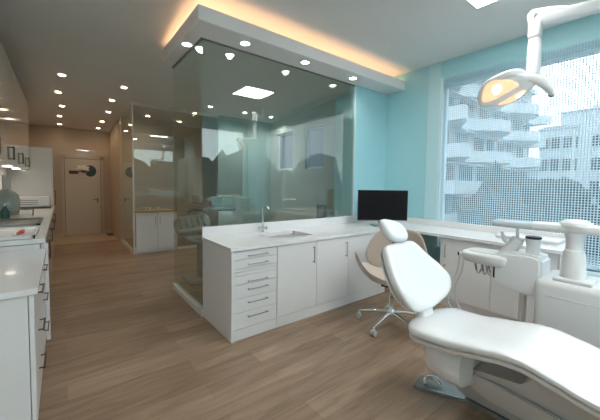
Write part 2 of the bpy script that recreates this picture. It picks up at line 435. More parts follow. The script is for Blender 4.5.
# ceiling downlights
def make_downlight(lens, label, z, power, col, loc, group, r=.042):
    t_ = thing('ceiling_downlight', label, 'ceiling light', (loc[0], loc[1], z), 0, group)
    bm = nb()
    n = 24; q = []
    for rr, zz in ((r + .012, -.001), (r + .010, -.007), (r, -.007), (r, -.001)):
        q.append([bm.verts.new((rr * math.cos(2 * PI * i / n), rr * math.sin(2 * PI * i / n), zz)) for i in range(n)])
    for a, b in zip(q, q[1:] + q[:1]):
        for i in range(n): bm.faces.new((a[i], a[(i + 1) % n], b[(i + 1) % n], b[i]))
    obj('trim_ring', bm, 'ring', t_, local=True, smooth=True)
    obj('lens', cyl(nb(), 0, 0, -.005, -.001, r, n=24), lens, t_, local=True)
    lamp('SPOT', 'bulb', (0, 0, -.02), col, power, .035, math.radians(150), .8, parent=t_)
    return t_
rows = [(.039, 6.009, 'nearest downlight of the left row in the corridor ceiling'),
        (-.017, 6.968, 'second downlight from the camera in the left corridor row'),
        (.038, 7.93, 'third downlight from the camera in the left corridor row'),
        (-.007, 8.88, 'fourth downlight from the camera in the left corridor row'),
        (-.011, 9.79, 'farthest downlight of the left row, close to the far door wall'),
        (.878, 6.07, 'nearest downlight of the corridor row closer to the glass rooms'),
        (.80, 6.968, 'second downlight from the camera in the row closer to the glass rooms'),
        (.84, 7.91, 'third downlight from the camera in the row closer to the glass rooms'),
        (.81, 8.94, 'fourth downlight from the camera in the row closer to the glass rooms'),
        (.798, 9.80, 'farthest downlight of the row closer to the glass rooms'),
        (1.36, 7.0, 'downlight in the ceiling just inside the rear glass room'),
        (1.60, 7.80, 'downlight further inside the rear glass room by its back wall')]
d0 = None
for x_, y_, lb in rows:
    if d0 is None: d0 = make_downlight('spotlit', lb, zceil(y_) - .002, DOWN_W, WARM, (x_, y_), 'corridor ceiling downlights')
    else: dup(d0, (x_, y_, zceil(y_) - .002), lb)
d1 = make_downlight('spotlit2', 'glass room ceiling downlight in the middle of the rear wall', zceil(6.3) - .002, 13, NEUTRAL, (3.3, 6.3), 'glass room ceiling downlights', .04)
s0 = None
for x_, y_, lb in [(1.114, 3.475, 'downlight under the short side of the bulkhead by the corridor'),
                   (1.595, 3.045, 'first downlight from the corner under the long side of bulkhead'),
                   (2.415, 3.028, 'middle downlight under the long side of the bulkhead'),
                   (3.293, 3.031, 'bulkhead downlight nearest to the window wall')]:
    if s0 is None: s0 = make_downlight('spotlit2', lb, ZS, SOFFIT_W, NEUTRAL, (x_, y_), 'bulkhead downlights', .048)
    else: dup(s0, (x_, y_, ZS), lb)
# square panels
def make_panel(label, loc):
    t_ = thing('ceiling_light_panel', label, 'ceiling light', loc, 0, 'square ceiling light panels')
    a = .31
    bm = nb(); box(bm, -a, a, -a, -a + .012, -.012, 0); box(bm, -a, a, a - .012, a, -.012, 0); box(bm, -a, -a + .012, -a, a, -.012, 0); box(bm, a - .012, a, -a, a, -.012, 0)
    obj('frame', bm, 'ring', t_, local=True)
    obj('diffuser', B(-a + .012, a - .012, -a + .012, a - .012, -.008, -.001), 'led', t_, local=True)
    return t_
for x_, y_, lb in [(2.5, 6.3, 'glass room ceiling downlight at the left end of rear wall'), (4.0, 6.3, 'glass room ceiling downlight in the far right corner')]:
    dup(d1, (x_, y_, zceil(y_) - .002), lb)
p0 = make_panel('square lit ceiling panel above the dental chair', (3.0, 1.10, ZC))
dup(p0, (2.2, -.65, ZC), 'added unseen ceiling fill panel above the foot end of the dental chair')  # added out of view to light the counter fronts
dup(p0, (1.0, -.95, ZC), 'added unseen ceiling fill panel over the entrance side of the room')  # added out of view to brighten the unit faces turned to the camera

# ------------------------------------------------------------------ glass partitions
gpn = thing('glass_partition', 'frameless green tinted glass corner partition standing behind the sink worktop', 'glass partition', (XG, YG, 0))
T = .012
obj('front_pane', B(XG + T + .002, 3.56, YG, YG + T, .08, ZS), 'gp', gpn)
obj('side_pane', B(XG, XG + T, YG, 4.28, .08, ZS), 'gp', gpn)
obj('edge_profile', B(3.552, 3.564, YG - .022, YG + .02, .08, ZS), 'frame', gpn)
bm = nb(); box(bm, XG - .02, XG + .035, YG + .0, 4.29, 0, .08, bev=.004); box(bm, XG - .02, 3.55, YG - .02, YG + .035, 0, .08, bev=.004)
obj('floor_track', bm, 'top', gpn)
bm = nb(); box(bm, XG - .008, XG + .018, YG - .008, 4.28, ZS - .012, ZS); box(bm, XG, 3.56, YG - .008, YG + .018, ZS - .012, ZS)
obj('ceiling_channel', bm, 'greymed', gpn)
# small gold lettering film on the glass, illegible in the photograph
bm = nb(); hs = [.030, .034, .050, .034, .046, .034, .030, .026]
gx = 2.225
for i, h in enumerate(hs):
    x0 = gx + i * .028
    vs = [(x0, 0), (x0 + .006, 0), (x0 + .022, h), (x0 + .014, h)]
    vv = [bm.verts.new((a, YG - .001, 1.238 + b)) for a, b in vs]; bm.faces.new(vv)
    vs = [(x0 + .012, h * .9), (x0 + .020, h), (x0 + .028, .012), (x0 + .022, .006)]
    vv = [bm.verts.new((a, YG - .001, 1.238 + b)) for a, b in vs]; bm.faces.new(vv)
obj('lettering_film', bm, 'gold', gpn)
g2 = thing('glass_partition', 'distant glass partition around the rear room with white doored cabinet', 'glass partition', (1.13, 6.83, 0))
obj('front_pane', box(B(1.13, 1.96, 6.83, 6.842, .88, ZC), 1.96, 2.90, 6.83, 6.842, .06, ZC), 'gp2', g2)
obj('side_pane', B(1.118, 1.13, 6.83, 8.30, .08, ZC), 'gp2', g2)
obj('corner_profile', B(1.112, 1.138, 6.812, 6.838, 0, ZC), 'ring', g2)
bm = B(1.118, 2.90, 6.826, 6.846, 2.965, 3.10); obj('header', bm, 'ceil', g2)
obj('floor_track', box(box(nb(), 1.10, 1.15, 6.86, 8.30, 0, .08), 1.97, 2.9, 6.815, 6.86, 0, .06), 'top', g2)

# ------------------------------------------------------------------ main counter
def handle_bar(bm, a, b, out, r=.005):
    a, b, out = Vector(a), Vector(b), Vector(out)
    tube(bm, [a + out, b + out], r, n=8)
    d = (b - a).normalized() * .012
    for p in (a + d, b - d): tube(bm, [p, p + out], r * .9, n=8)
    return bm
zt_ = .836
pl = YC                                       # front plane
def carcass(x0, x1, y0, y1, z0=.12):
    return B(x0, x1, y0, y1, z0, zt_)
du = thing('drawer_cabinet', 'white cabinet of stacked drawers at the left end of sink counter', 'cabinet', (1.45, YC + .02, 0))
bm = nb(); box(bm, XG, XG + .022, pl - .008, YG - .022, 0, zt_); obj('side_panel', bm, 'cab', du)
obj('body', B(XG + .022, 1.680, pl + .021, YG - .03, .10, zt_), 'seam', du)
obj('plinth', B(XG + .022, 1.680, pl + .03, pl + .045, 0, .10), 'cab', du)
zs_ = [.832, .752, .668, .638, .604, .520, .392, .258, .105]
for i, (a, b) in enumerate(zip(zs_, zs_[1:])):
    d = obj('drawer', B(XG + .026, 1.678, pl, pl + .02, b + .0018, a - .0018, bev=.0012), 'cab', du)
    if i in (2, 3): continue
    hz = {0: .785, 1: .705, 4: .545, 5: .470, 6: .345, 7: .212}[i]
    obj('handle', handle_bar(nb(), (1.345, pl, hz), (1.565, pl, hz), (0, -.028, 0)), 'steel', d, smooth=True)
obj('plinth_board', B(XG + .026, 1.678, pl + .004, pl + .02, .0, .10, bev=.001), 'cab', du)
dx = [1.683, 2.205, 2.715, 3.45]
lbs = ['white door cabinet next to the drawer stack under the sink', 'white door cabinet in the middle of the sink counter', 'white door cabinet behind the taupe stool']
for i in range(3):
    t_ = thing('door_cabinet', lbs[i], 'cabinet', ((dx[i] + dx[i + 1]) / 2, YC + .02, 0), 0, 'sink counter door cabinets')
    a, b = dx[i], dx[i + 1]
    obj('body', B(a + .001, b - .001, pl + .021, YG - .03, .10, zt_), 'seam', t_)
    dd = obj('door', B(a + .002, b - .002, pl, pl + .02, .105, .832, bev=.0012), 'cab', t_)
    if i < 2: obj('handle', handle_bar(nb(), (b - .055, pl, .60), (b - .055, pl, .78), (0, -.028, 0)), 'steel', dd, smooth=True)
    obj('plinth', B(a, b, pl + .004, pl + .02, 0, .10), 'cab', t_)
# worktop (L shape) with backsplash
XF = 3.60; YE = .70
wt = thing('worktop', 'continuous white solid worktop with low backsplash running under glass and window', 'worktop', (XG, YC, .84))
bm = nb()
sx0, sx1, sy0, sy1 = 1.78, 2.28, 2.66, 3.06
zz0, zz1 = .840, .873
f0 = pl - .02
box(bm, XG - .012, sx0, f0, YG - .022, zz0, zz1); box(bm, sx0, sx1, f0, sy0, zz0, zz1); box(bm, sx0, sx1, sy1, YG - .022, zz0, zz1); box(bm, sx1, XW - .002, f0, YG - .022, zz0, zz1)
box(bm, XF, XW - .002, YE, f0, zz0, zz1)
obj('slab', bm, 'top', wt)
bm = nb(); box(bm, XG - .012, XW - .002, YG - .045, YG - .0225, zz1, .980, bev=.003); box(bm, XW - .05, XW - .022, YE, YG - .045, zz1, .955, bev=.003)
obj('backsplash', bm, 'top', wt)
# sink basin
bm = nb(); box(bm, sx0 - .0, sx1, sy0, sy1, .74, .746)
box(bm, sx0, sx0 + .006, sy0, sy1, .74, .871); box(bm, sx1 - .006, sx1, sy0, sy1, .74, .871); box(bm, sx0, sx1, sy0, sy0 + .006, .74, .871); box(bm, sx0, sx1, sy1 - .006, sy1, .74, .871)
cyl(bm, (sx0 + sx1) / 2, (sy0 + sy1) / 2, .746, .749, .03)
obj('sink_basin', bm, 'top', wt)
# tap
tp = thing('sink_tap', 'tall chrome tap with cross handles standing at the sink', 'tap', (1.885, 3.13, .873))
bm = nb(); lathe(bm, 1.885, 3.13, [(.026, .873), (.026, .88), (.016, .89), (.016, .95), (.011, .955)]); tube(bm, [(1.885, 3.13, .94), (1.885, 3.13, 1.14), (1.888, 3.115, 1.175), (1.897, 3.075, 1.185), (1.905, 3.045, 1.172), (1.907, 3.038, 1.155)], .0105, k=8)
obj('spout', bm, 'chrome', tp, smooth=True)
bm = nb(); tube(bm, [(1.83, 3.13, .925), (1.94, 3.13, .925)], .009)
for sx in (1.832, 1.938): tube(bm, [(sx, 3.105, .925), (sx, 3.155, .925)], .006); tube(bm, [(sx, 3.13, .900), (sx, 3.13, .950)], .006)
obj('tap_handle', bm, 'chrome', tp, smooth=True)

# window counter cabinets
wx = [1.850, 1.285, .722]
for i, lb in enumerate(['white cabinet under the window counter beside the knee space', 'white cabinet under the window counter behind the dental unit']):
    a, b = wx[i + 1], wx[i]
    t_ = thing('door_cabinet', lb, 'cabinet', (XF + .05, (a + b) / 2, 0), 0, 'window counter cabinets')
    obj('body', B(XF + .05, XW - .06, a + .001, b - .001, .10, zz0), 'cab', t_)
    dd = obj('door', B(XF + .028, XF + .048, a + .002, b - .002, .105, .832, bev=.0012), 'cab', t_)
    hb = nb(); handle_bar(hb, (XF + .028, b - .07, .60), (XF + .028, b - .07, .75), (-.026, 0, 0)); obj('handle', hb, 'steel', dd, smooth=True)
    hb = nb(); q = bmesh.ops.create_cone(hb, cap_ends=True, segments=16, radius1=.012, radius2=.012, depth=.01, matrix=Matrix.Translation((XF + .024, b - .06, .50)) @ Matrix.Rotation(PI / 2, 4, 'Y')); obj('lock', hb, 'steel', dd)
    obj('plinth', B(XF + .05, XF + .066, a, b, 0, .10), 'cab', t_)
    if i == 1: obj('end_panel', B(XF + .01, XW - .002, YE - .004, YE + .018, 0, zz0 - .001), 'cab', t_)
# low case on window counter
cs = thing('low_case', 'long low white case lying on the window worktop under the unit arm', 'case', (4.06, 1.14, .873))
obj('body', B(3.92, 4.24, .80, 1.36, .873, .893, bev=.006), 'greyplastic', cs, smooth=True); obj('lid', B(3.915, 4.245, .795, 1.365, .893, .912, bev=.007), 'plastic', cs, smooth=True)

# monitor
mon = thing('computer_monitor', 'black flat computer monitor standing in the worktop corner', 'monitor', (3.60, 2.69, .873), -YAW)
hw, mz0, mz1 = .355, .945 - .873, 1.385 - .873
obj('housing', B(-hw, hw, 0, .035, mz0, mz1, bev=.006), 'black', mon, local=True, smooth=True)
obj('screen', B(-hw + .008, hw - .008, -.003, .002, mz0 + .014, mz1 - .008), 'screen', mon, local=True)
obj('bottom_bezel', B(-hw + .002, hw - .002, -.004, .0, mz0, mz0 + .012), 'steel', mon, local=True)
obj('stand_neck', B(-.05, .05, .036, .06, .01, .25, bev=.004), 'black', mon, local=True)
obj('stand_foot', B(-.14, .14, -.06, .13, 0, .012, bev=.004), 'greymed', mon, local=True)

# ------------------------------------------------------------------ kitchen side (left)
xf = -.132
# near low counter
nc = thing('base_cabinet', 'near white base cabinet at the left with bronze bar handles', 'cabinet', (xf, 2.2, 0))
obj('end_panel', B(XL + .002, xf - .025, 2.16, 2.182, 0, .835), 'cab', nc)
obj('corner_post', B(xf - .022, xf, 2.16, 2.20, 0, .835, bev=.003), 'cab', nc)
obj('body', B(XL + .002, xf - .024, 2.183, 3.395, .10, .835), 'seam', nc)
obj('plinth', B(xf - .05, xf - .03, 2.2, 3.395, 0, .10), 'cab', nc)
fy = [2.205, 2.80, 3.395]
for a, b in zip(fy, fy[1:]):
    for j, (z0, z1) in enumerate([(.105, .36), (.364, .60), (.604, .832)]):
        d = obj('drawer', B(xf - .02, xf, a + .002, b - .002, z0, z1, bev=.0012), 'cab', nc)
        obj('handle', handle_bar(nb(), (xf, (a + b) / 2 - .10, z1 - .06), (xf, (a + b) / 2 + .10, z1 - .06), (.026, 0, 0)), 'dhandle', d, smooth=True)
tag(obj('worktop', B(XL + .002, xf + .018, 2.145, 3.396, .837, .872, bev=.003), 'top'), 'lower white worktop in the left foreground, clear of things', 'worktop')
# farther higher run
ky = [3.40, 4.5, 5.6, 6.7, 7.78]
kl = ['kitchen base cabinet joining the low left worktop', 'kitchen base cabinet under the wash basin', 'kitchen base cabinet between basin and device', 'kitchen base cabinet next to the tall cupboard']
for i in range(4):
    a, b = ky[i], ky[i + 1]
    t_ = thing('base_cabinet', 'white ' + kl[i], 'cabinet', (xf, (a + b) / 2, 0), 0, 'kitchen base cabinets')
    obj('body', B(XL + .002, xf - .024, a + .001, b - .001, .10, .912), 'cab', t_)
    obj('plinth', B(xf - .05, xf - .03, a, b, 0, .10), 'cab', t_)
    if i == 0: obj('end_panel', B(xf + .001, xf + .028, a + .0, a + .02, .06, .914, bev=.003), 'cab', t_)
    mid = (a + b) / 2
    for (p, q, hy) in ((a, mid, mid - .06), (mid, b, mid + .06)):
        d = obj('door', B(xf - .02, xf, p + .002, q - .002, .105, .912, bev=.0012), 'cabwarm', t_)
        obj('handle', handle_bar(nb(), (xf, hy, .68), (xf, hy, .85), (.026, 0, 0)), 'dhandle', d, smooth=True)
tag(obj('worktop', B(XL + .002, xf + .012, 3.40, 7.778, .917, .958, bev=.003), 'top'), 'higher white kitchen worktop along the left wall carrying a basin', 'worktop')
# washing basin / drainer with dark rims
bs = thing('drainer_basin', 'steel drainer basin with dark rims on the left kitchen worktop', 'sink', (-.47, 4.8, .958))
bm = nb()
for (a, b) in ((4.45, 4.50), (5.15, 5.20)): box(bm, -.76, -.20, a, b, .9585, .975)
box(bm, -.76, -.73, 4.45, 5.2, .9585, .975); box(bm, -.23, -.20, 4.45, 5.2, .9585, .975)
obj('rim', bm, 'greymed', bs)
obj('bowl', B(-.73, -.23, 4.5, 5.15, .9585, .963), 'steel', bs)
# shallow tray with red item
tr = thing('shallow_tray', 'shallow white tray at the near end of the raised left worktop', 'tray', (-.45, 3.75, .958))
bm = nb(); box(bm, -.74, -.19, 3.44, 4.10, .9585, .962)
for q in ((-.74, -.19, 3.44, 3.455), (-.74, -.19, 4.085, 4.10), (-.74, -.725, 3.44, 4.10), (-.205, -.19, 3.44, 4.10)): box(bm, *q, .9585, .985)
obj('tray_shell', bm, 'top', tr)
rt_ = thing('red_tube', 'small red and white tube lying in the tray on left worktop', 'tube', (-.31, 3.75, .962))
bm = nb(); tube(bm, [(-.33, 3.66, .979), (-.295, 3.82, .979)], lambda t: .010 + .006 * t, n=12); obj('tube_body', bm, 'red', rt_, smooth=True)
bm = nb(); tube(bm, [(-.34, 3.625, .979), (-.331, 3.657, .979)], .008, n=12); obj('cap', bm, 'plastic', rt_, smooth=True)
# tall dispenser, green bottle, and instrument washer box
dp = thing('water_carafe', 'tall cloudy grey water dispenser standing on the left kitchen worktop', 'dispenser', (-.62, 6.0, .958))
obj('vessel', lathe(nb(), -.62, 6.0, [(.10, .958), (.13, .97), (.14, 1.10), (.13, 1.24), (.07, 1.31), (.05, 1.33)]), 'clearplastic', dp, smooth=True)
obj('neck', lathe(nb(), -.62, 6.0, [(.05, 1.33), (.05, 1.52), (.045, 1.53)]), 'greyplastic', dp, smooth=True)
gb = thing('soap_bottle', 'dark green bottle with pump beside the dispenser on left worktop', 'bottle', (-.58, 5.38, .958))
obj('bottle_body', lathe(nb(), -.58, 5.38, [(.04, .958), (.045, .97), (.045, 1.06), (.018, 1.10), (.018, 1.12)]), 'greenbottle', gb, smooth=True)
bm = nb(); cyl(bm, -.58, 5.38, 1.12, 1.15, .01); tube(bm, [(-.58, 5.38, 1.15), (-.53, 5.36, 1.155)], .007); obj('pump', bm, 'plastic', gb, smooth=True)
dr = thing('dish_rack', 'wire rack with upturned cups on the left kitchen worktop', 'rack', (-.55, 5.5, .958))
bm = nb()
for i in range(9): tube(bm, [(-.74, 5.48 + .0 + i * .03, .962), (-.74, 5.48 + i * .03, 1.06), (-.32, 5.48 + i * .03, 1.06), (-.32, 5.48 + i * .03, .962)], .004, n=6, k=1)
tube(bm, [(-.74, 5.47, 1.0), (-.32, 5.47, 1.0)], .004, n=6); tube(bm, [(-.74, 5.73, 1.0), (-.32, 5.73, 1.0)], .004, n=6)
obj('wires', bm, 'chrome', dr)
dv = thing('sterilizer', 'low white sterilizer box with slotted front near the tall cupboard', 'sterilizer', (-.45, 7.35, .958))
obj('housing', B(-.78, -.17, 7.15, 7.60, .985, 1.16, bev=.012), 'greyplastic', dv, smooth=True)
bm = nb(); box(bm, -.76, -.19, 7.144, 7.152, 1.005, 1.14); obj('front_panel', bm, 'top', dv)
bm = nb()
for z_ in (1.03, 1.065, 1.10): box(bm, -.62, -.34, 7.138, 7.146, z_, z_ + .010)
obj('slots', bm, 'greymed', dv)
obj('base_tray', B(-.79, -.16, 7.10, 7.62, .9585, .985), 'dhandle', dv)
# upper cabinets
ux = -.47
uy = [2.30, 3.40, 4.50, 5.60, 6.70, 7.78]
for i in range(5):
    a, b = uy[i], uy[i + 1]
    t_ = thing('wall_cabinet', ['glossy white wall cabinet nearest the camera on the left wall', 'second glossy white wall cabinet from the camera', 'middle glossy white wall cabinet over the basin', 'fourth glossy white wall cabinet from the camera', 'glossy white wall cabinet nearest to the tall cupboard'][i], 'cabinet', (ux, (a + b) / 2, 1.66), 0, 'left wall cabinets')
    obj('body', B(XL + .002, ux - .022, a + .001, b - .001, 1.66, 2.90), 'cab', t_)
    mid = (a + b) / 2
    for (p, q, hy) in ((a, mid, mid - .05), (mid, b, mid + .05)):
        d = obj('door', B(ux - .02, ux, p + .003, q - .003, 1.66, 2.90, bev=.0015), 'cabwarm', t_)
        obj('handle', handle_bar(nb(), (ux, hy, 1.70), (ux, hy, 1.86), (.024, 0, 0)), 'dhandle', d, smooth=True)
    if i in (1, 3, 4):
        l_ = obj('light_lens', cyl(nb(), -.62, mid, 1.652, 1.659, .05), 'undercab', t_)
        e = lamp('SPOT', 'bulb', (-.62 - ux, 0, -.03), (1, .9, .78), 2.0, .03, math.radians(140), .7, parent=t_)
tc_ = thing('tall_cupboard', 'tall white cupboard at the end of the kitchen run', 'cupboard', (xf, 8.1, 0))
obj('body', B(XL + .002, xf - .022, 7.785, 8.60, .0, 2.10), 'cabwarm', tc_)
for (p, q, hy) in ((7.785, 8.19, 8.15), (8.19, 8.60, 8.23)):
    d = obj('door', B(xf - .02, xf, p + .002, q - .002, .10, 2.095, bev=.0012), 'cabwarm', tc_)
    obj('handle', handle_bar(nb(), (xf, hy, .95), (xf, hy, 1.25), (.026, 0, 0)), 'dhandle', d, smooth=True)

# ------------------------------------------------------------------ rear room cabinet + items
rc = thing('low_cabinet', 'white two door cabinet with light wood top behind distant glass', 'cabinet', (1.16, 6.9, 0))
obj('body', B(1.16, 1.955, 6.84, 7.25, .10, .83), 'cab', rc); obj('plinth', B(1.14, 1.955, 6.835, 7.24, 0, .10), 'cab', rc)
for a, b, h in ((1.162, 1.562, 1.52), (1.566, 1.953, 1.61)):
    d = obj('door', B(a, b, 6.818, 6.838, .05, .828, bev=.0015), 'cab', rc)
    obj('handle', handle_bar(nb(), (h, 6.818, .58), (h, 6.818, .75), (0, -.02, 0), .004), 'steel', d)
obj('wood_top', B(1.15, 1.955, 6.80, 7.28, .832, .872), 'wood', rc)
for i, x_ in enumerate((1.36, 1.43, 1.60)):
    lathe_bm = lathe(nb(), x_, 6.98, [(.02, .873), (.032, .878), (.036, .925), (.030, .928)])
    tag(obj('small_cup', lathe_bm, 'plastic', smooth=True), ['white cup leftmost on the distant wood topped cabinet', 'white cup between two others on the distant wood topped cabinet', 'white cup farthest right on the distant wood topped cabinet'][i], 'cup', 'cups on the distant cabinet')

# ------------------------------------------------------------------ dental unit in glass room
u1 = thing('instrument_cart', 'grey dental instrument cart seen through the glass corner', 'dental unit', (1.62, 4.45, 0))
O = Vector((1.50, 4.45, .86)); U = Vector((.8, -.2, .10)).normalized(); Nn = Vector((-.25, -.55, .8)).normalized(); V = Nn.cross(U).normalized(); U = V.cross(Nn)
ol = closed_curve([(-.22, -.15), (0, -.17), (.20, -.15), (.25, 0), (.20, .15), (0, .17), (-.22, .15), (-.26, 0)], 4)
obj('tray_head', pillow(nb(), ol, O, U, V, Nn, .03, .07, .18), 'cartgrey', u1, smooth=True)
for i in range(5):
    bm = nb(); p = O + U * (-.17 + i * .08) + Nn * .055
    tube(bm, [p - V * .12, p + V * .02, p + V * .06 + Nn * .01], lambda t: .016 - .008 * t, n=8, k=3)
    obj('handpiece', bm, 'chrome' if i % 2 else 'greymed', u1, smooth=True)
bm = nb(); box(bm, 1.34, 1.62, 4.28, 4.62, .60, .70, bev=.03); obj('lower_shelf', bm, 'cartgrey', u1, smooth=True)
bm = nb(); box(bm, 1.58, 1.72, 4.40, 4.54, .04, .82, bev=.01); obj('column', bm, 'greymed', u1)
bm = nb(); box(bm, 1.40, 1.85, 4.25, 4.68, 0, .05, bev=.015); obj('foot', bm, 'greymed', u1)
bm = nb(); tube(bm, [(1.62, 4.45, .80), (1.66, 4.44, 1.02), (1.75, 4.42, 1.06), (2.12, 4.36, 1.06)], (lambda t: (.03, .03)), n=10); obj('support_arm', bm, 'greymed', u1, smooth=True)
tube_bm = nb(); tube(tube_bm, [(1.42, 4.45, 1.02), (1.50, 4.42, 1.06), (1.66, 4.44, 1.04)], .014); obj('handle_bar', tube_bm, 'black', u1, smooth=True)
obj('display', B(1.72, 1.92, 4.36, 4.39, 1.10, 1.25, bev=.01), 'cartgrey', u1, smooth=True)
obj('display_glass', B(1.735, 1.905, 4.355, 4.361, 1.115, 1.235), 'greymed', u1)
# low box leaning behind glass at right
pb = thing('specimen_box', 'pale box with dark side panel behind the glass near the monitor', 'box', (3.62, 4.0, 0))
obj('pedestal', B(3.50, 3.92, 3.86, 4.14, 0, .84, bev=.01), 'greyplastic', pb)
obj('box_body', B(3.66, 3.90, 3.90, 4.10, .841, 1.0, bev=.02), 'greyplastic', pb, smooth=True)
obj('side_panel', B(3.57, 3.64, 3.90, 4.10, .841, 1.10, bev=.02), 'black', pb, smooth=True)

# ------------------------------------------------------------------ taupe stool
SC = Vector((2.68, 1.86, 0)); fa = math.radians(200)
sl = thing('operator_stool', 'taupe bucket seat stool on chrome five star base behind dental chair', 'stool', SC, fa)
# local: +x = facing direction
for k in range(5):
    a = math.radians(187 + 72 * k) - fa
    dx_, dy_ = math.cos(a), math.sin(a)
    bm = nb(); tube(bm, [(dx_ * .03, dy_ * .03, .135), (dx_ * .18, dy_ * .18, .12), (dx_ * .335, dy_ * .335, .085)], lambda t: (.020 - .007 * t, .016 - .004 * t), n=10)
    lg = obj('leg', bm, 'chrome', sl, local=True, smooth=True)
    bm = nb(); px_, py_ = dx_ * .34, dy_ * .34
    tube(bm, [(px_, py_, .085), (px_, py_, .055)], .009, n=8)
    box(bm, px_ - .014, px_ + .014, py_ - .014, py_ + .014, .048, .066, bev=.004)
    obj('caster_fork', bm, 'plastic', lg, local=True)
    bm = nb()
    for s in (-1, 1):
        ax = Vector((-dy_, dx_, 0)); q = Vector((px_, py_, .028)) + ax * .016 * s
        tube(bm, [q - ax * .009, q + ax * .009], .027, n=18, k=1)
    obj('caster_wheel', bm, 'greyplastic', lg, local=True, smooth=True)
bm = nb(); lathe(bm, 0, 0, [(.045, .10), (.045, .15), (.03, .17), (.026, .18), (.026, .30), (.018, .305), (.018, .40), (.03, .42)]); obj('gas_column', bm, 'chrome', sl, local=True, smooth=True)
bm = nb(); box(bm, -.10, .10, -.09, .09, .415, .445, bev=.01); obj('seat_plate', bm, 'black', sl, local=True)
def seat_grid(thick, nx=18, ny=24):
    bm = nb(); top, bot = [], []
    for i in range(nx + 1):
        u = i / nx
        rt1, rb = [], []
        for j in range(ny + 1):
            v = -1 + 2 * j / ny
            hwid = .25 + .08 * math.sin(PI * min(1, u * .8)) + .02
            x_ = -.21 + .50 * u
            y_ = hwid * v
            rim = max(0, abs(v) - .35) / .65
            z_ = .50 + .155 * rim ** 1.8 * (.55 + .45 * u) + .05 * (max(0, .25 - u) / .25) ** 2 + .13 * (max(0, u - .62) / .38) ** 1.6 * (.35 + .65 * abs(v))
            x_ += -.06 * abs(v) ** 2 * (u - .3)
            rt1.append(Vector((x_, y_, z_)))
            rb.append(Vector((x_ * .96 + 0, y_ * .93, z_ - thick)))
        top.append([bm.verts.new(p) for p in rt1]); bot.append([bm.verts.new(p) for p in rb])
    for i in range(nx):
        for j in range(ny):
            bm.faces.new((top[i][j], top[i + 1][j], top[i + 1][j + 1], top[i][j + 1]))
            bm.faces.new((bot[i][j], bot[i][j + 1], bot[i + 1][j + 1], bot[i + 1][j]))
    for i in range(nx):
        bm.faces.new((top[i][0], bot[i][0], bot[i + 1][0], top[i + 1][0])); bm.faces.new((top[i][ny], top[i + 1][ny], bot[i + 1][ny], bot[i][ny]))
    for j in range(ny):
        bm.faces.new((top[0][j], top[0][j + 1], bot[0][j + 1], bot[0][j])); bm.faces.new((top[nx][j], bot[nx][j], bot[nx][j + 1], top[nx][j + 1]))
    return bm
obj('seat', seat_grid(.05), 'taupein', sl, local=True, smooth=True)
ol = closed_curve([(-.25, -.10), (-.325, .02), (-.28, .20), (-.19, .315), (0, .34), (.19, .315), (.28, .20), (.325, .02), (.25, -.10), (0, -.13)], 5)
obj('backrest', pillow(nb(), ol, (-.24, 0, .64), (0, 1, 0), Vector((-.18, 0, 1)).normalized(), Vector((1, 0, .18)).normalized(), .022, .022, .12, f=lambda u, v: 1.5 * u * u), 'taupe', sl, local=True, smooth=True)
bm = nb(); tube(bm, [(-.08, 0, .44), (-.24, 0, .45), (-.295, 0, .55), (-.295, 0, .68)], (lambda t: (.03, .009)), n=8); obj('back_bracket', bm, 'black', sl, local=True, smooth=True)

# ------------------------------------------------------------------ dental chair
CX = 2.03
dc = thing('dental_chair', 'reclining white dental chair with narrow headrest in the right foreground', 'dental chair', (CX, .6, 0))
ztop = [(-1.0, .44), (-.6, .475), (-.2, .52), (.05, .545), (.22, .575), (.36, .608), (.46, .628), (.54, .626), (.68, .602), (.85, .575), (1.0, .568), (1.13, .56)]
htab = [(-1, .035), (.3, .033), (.55, .036), (.85, .046), (1.1, .05)]
def seat_rings(top_off, h, wscale, y_a=-.95, y_b=1.14, n=40, exp=3.2, thin=1):
    rings = []; r = .125
    ysn = []
    for i in range(9): ysn.append(y_a + r * (1 - math.cos(PI / 2 * i / 8)))
    k = 34
    for i in range(1, k): ysn.append(y_a + r + (y_b - y_a - 2 * r) * i / k)
    for i in range(9): ysn.append(y_b - r + r * math.sin(PI / 2 * i / 8))
    for y_ in ysn:
        w_ = interp([(-.95, .25), (-.3, .285), (.25, .30), (.7, .283), (1.14, .288)], y_) * wscale
        e = 0
        if y_ > y_b - r: e = (y_ - (y_b - r)) / r
        if y_ < y_a + r: e = ((y_a + r) - y_) / r
        e = min(e, .985); q = math.sqrt(1 - e * e)
        ww = w_ - r * .95 * (1 - q) - .02 * (1 - q)
        h0 = interp(htab, y_); hh = (h0 if h > .03 else h) * (.45 + .55 * q)
        base = 0 if h > .03 else 2 * h0
        zc_ = interp(ztop, y_) - top_off - base - (h0 if h > .03 else h)
        ring = []
        for j in range(n):
            a = 2 * PI * j / n; c_, s_ = math.cos(a), math.sin(a)
            xx = ww * math.copysign(abs(c_) ** (2 / exp), c_); zz = hh * math.copysign(abs(s_) ** (2 / exp), s_)
            dish = -.018 * max(0, 1 - (xx / ww) ** 2) if s_ > 0 else 0
            ring.append((CX + xx, y_, zc_ + zz + dish * q))
        rings.append(ring)
    return rings
obj('seat_cushion', loft(nb(), seat_rings(0, .050, 1.0)), 'upholstery', dc, smooth=True)
obj('seat_shell', loft(nb(), seat_rings(-.030, .0295, .985, -.94, 1.13)), 'piping', dc, smooth=True)
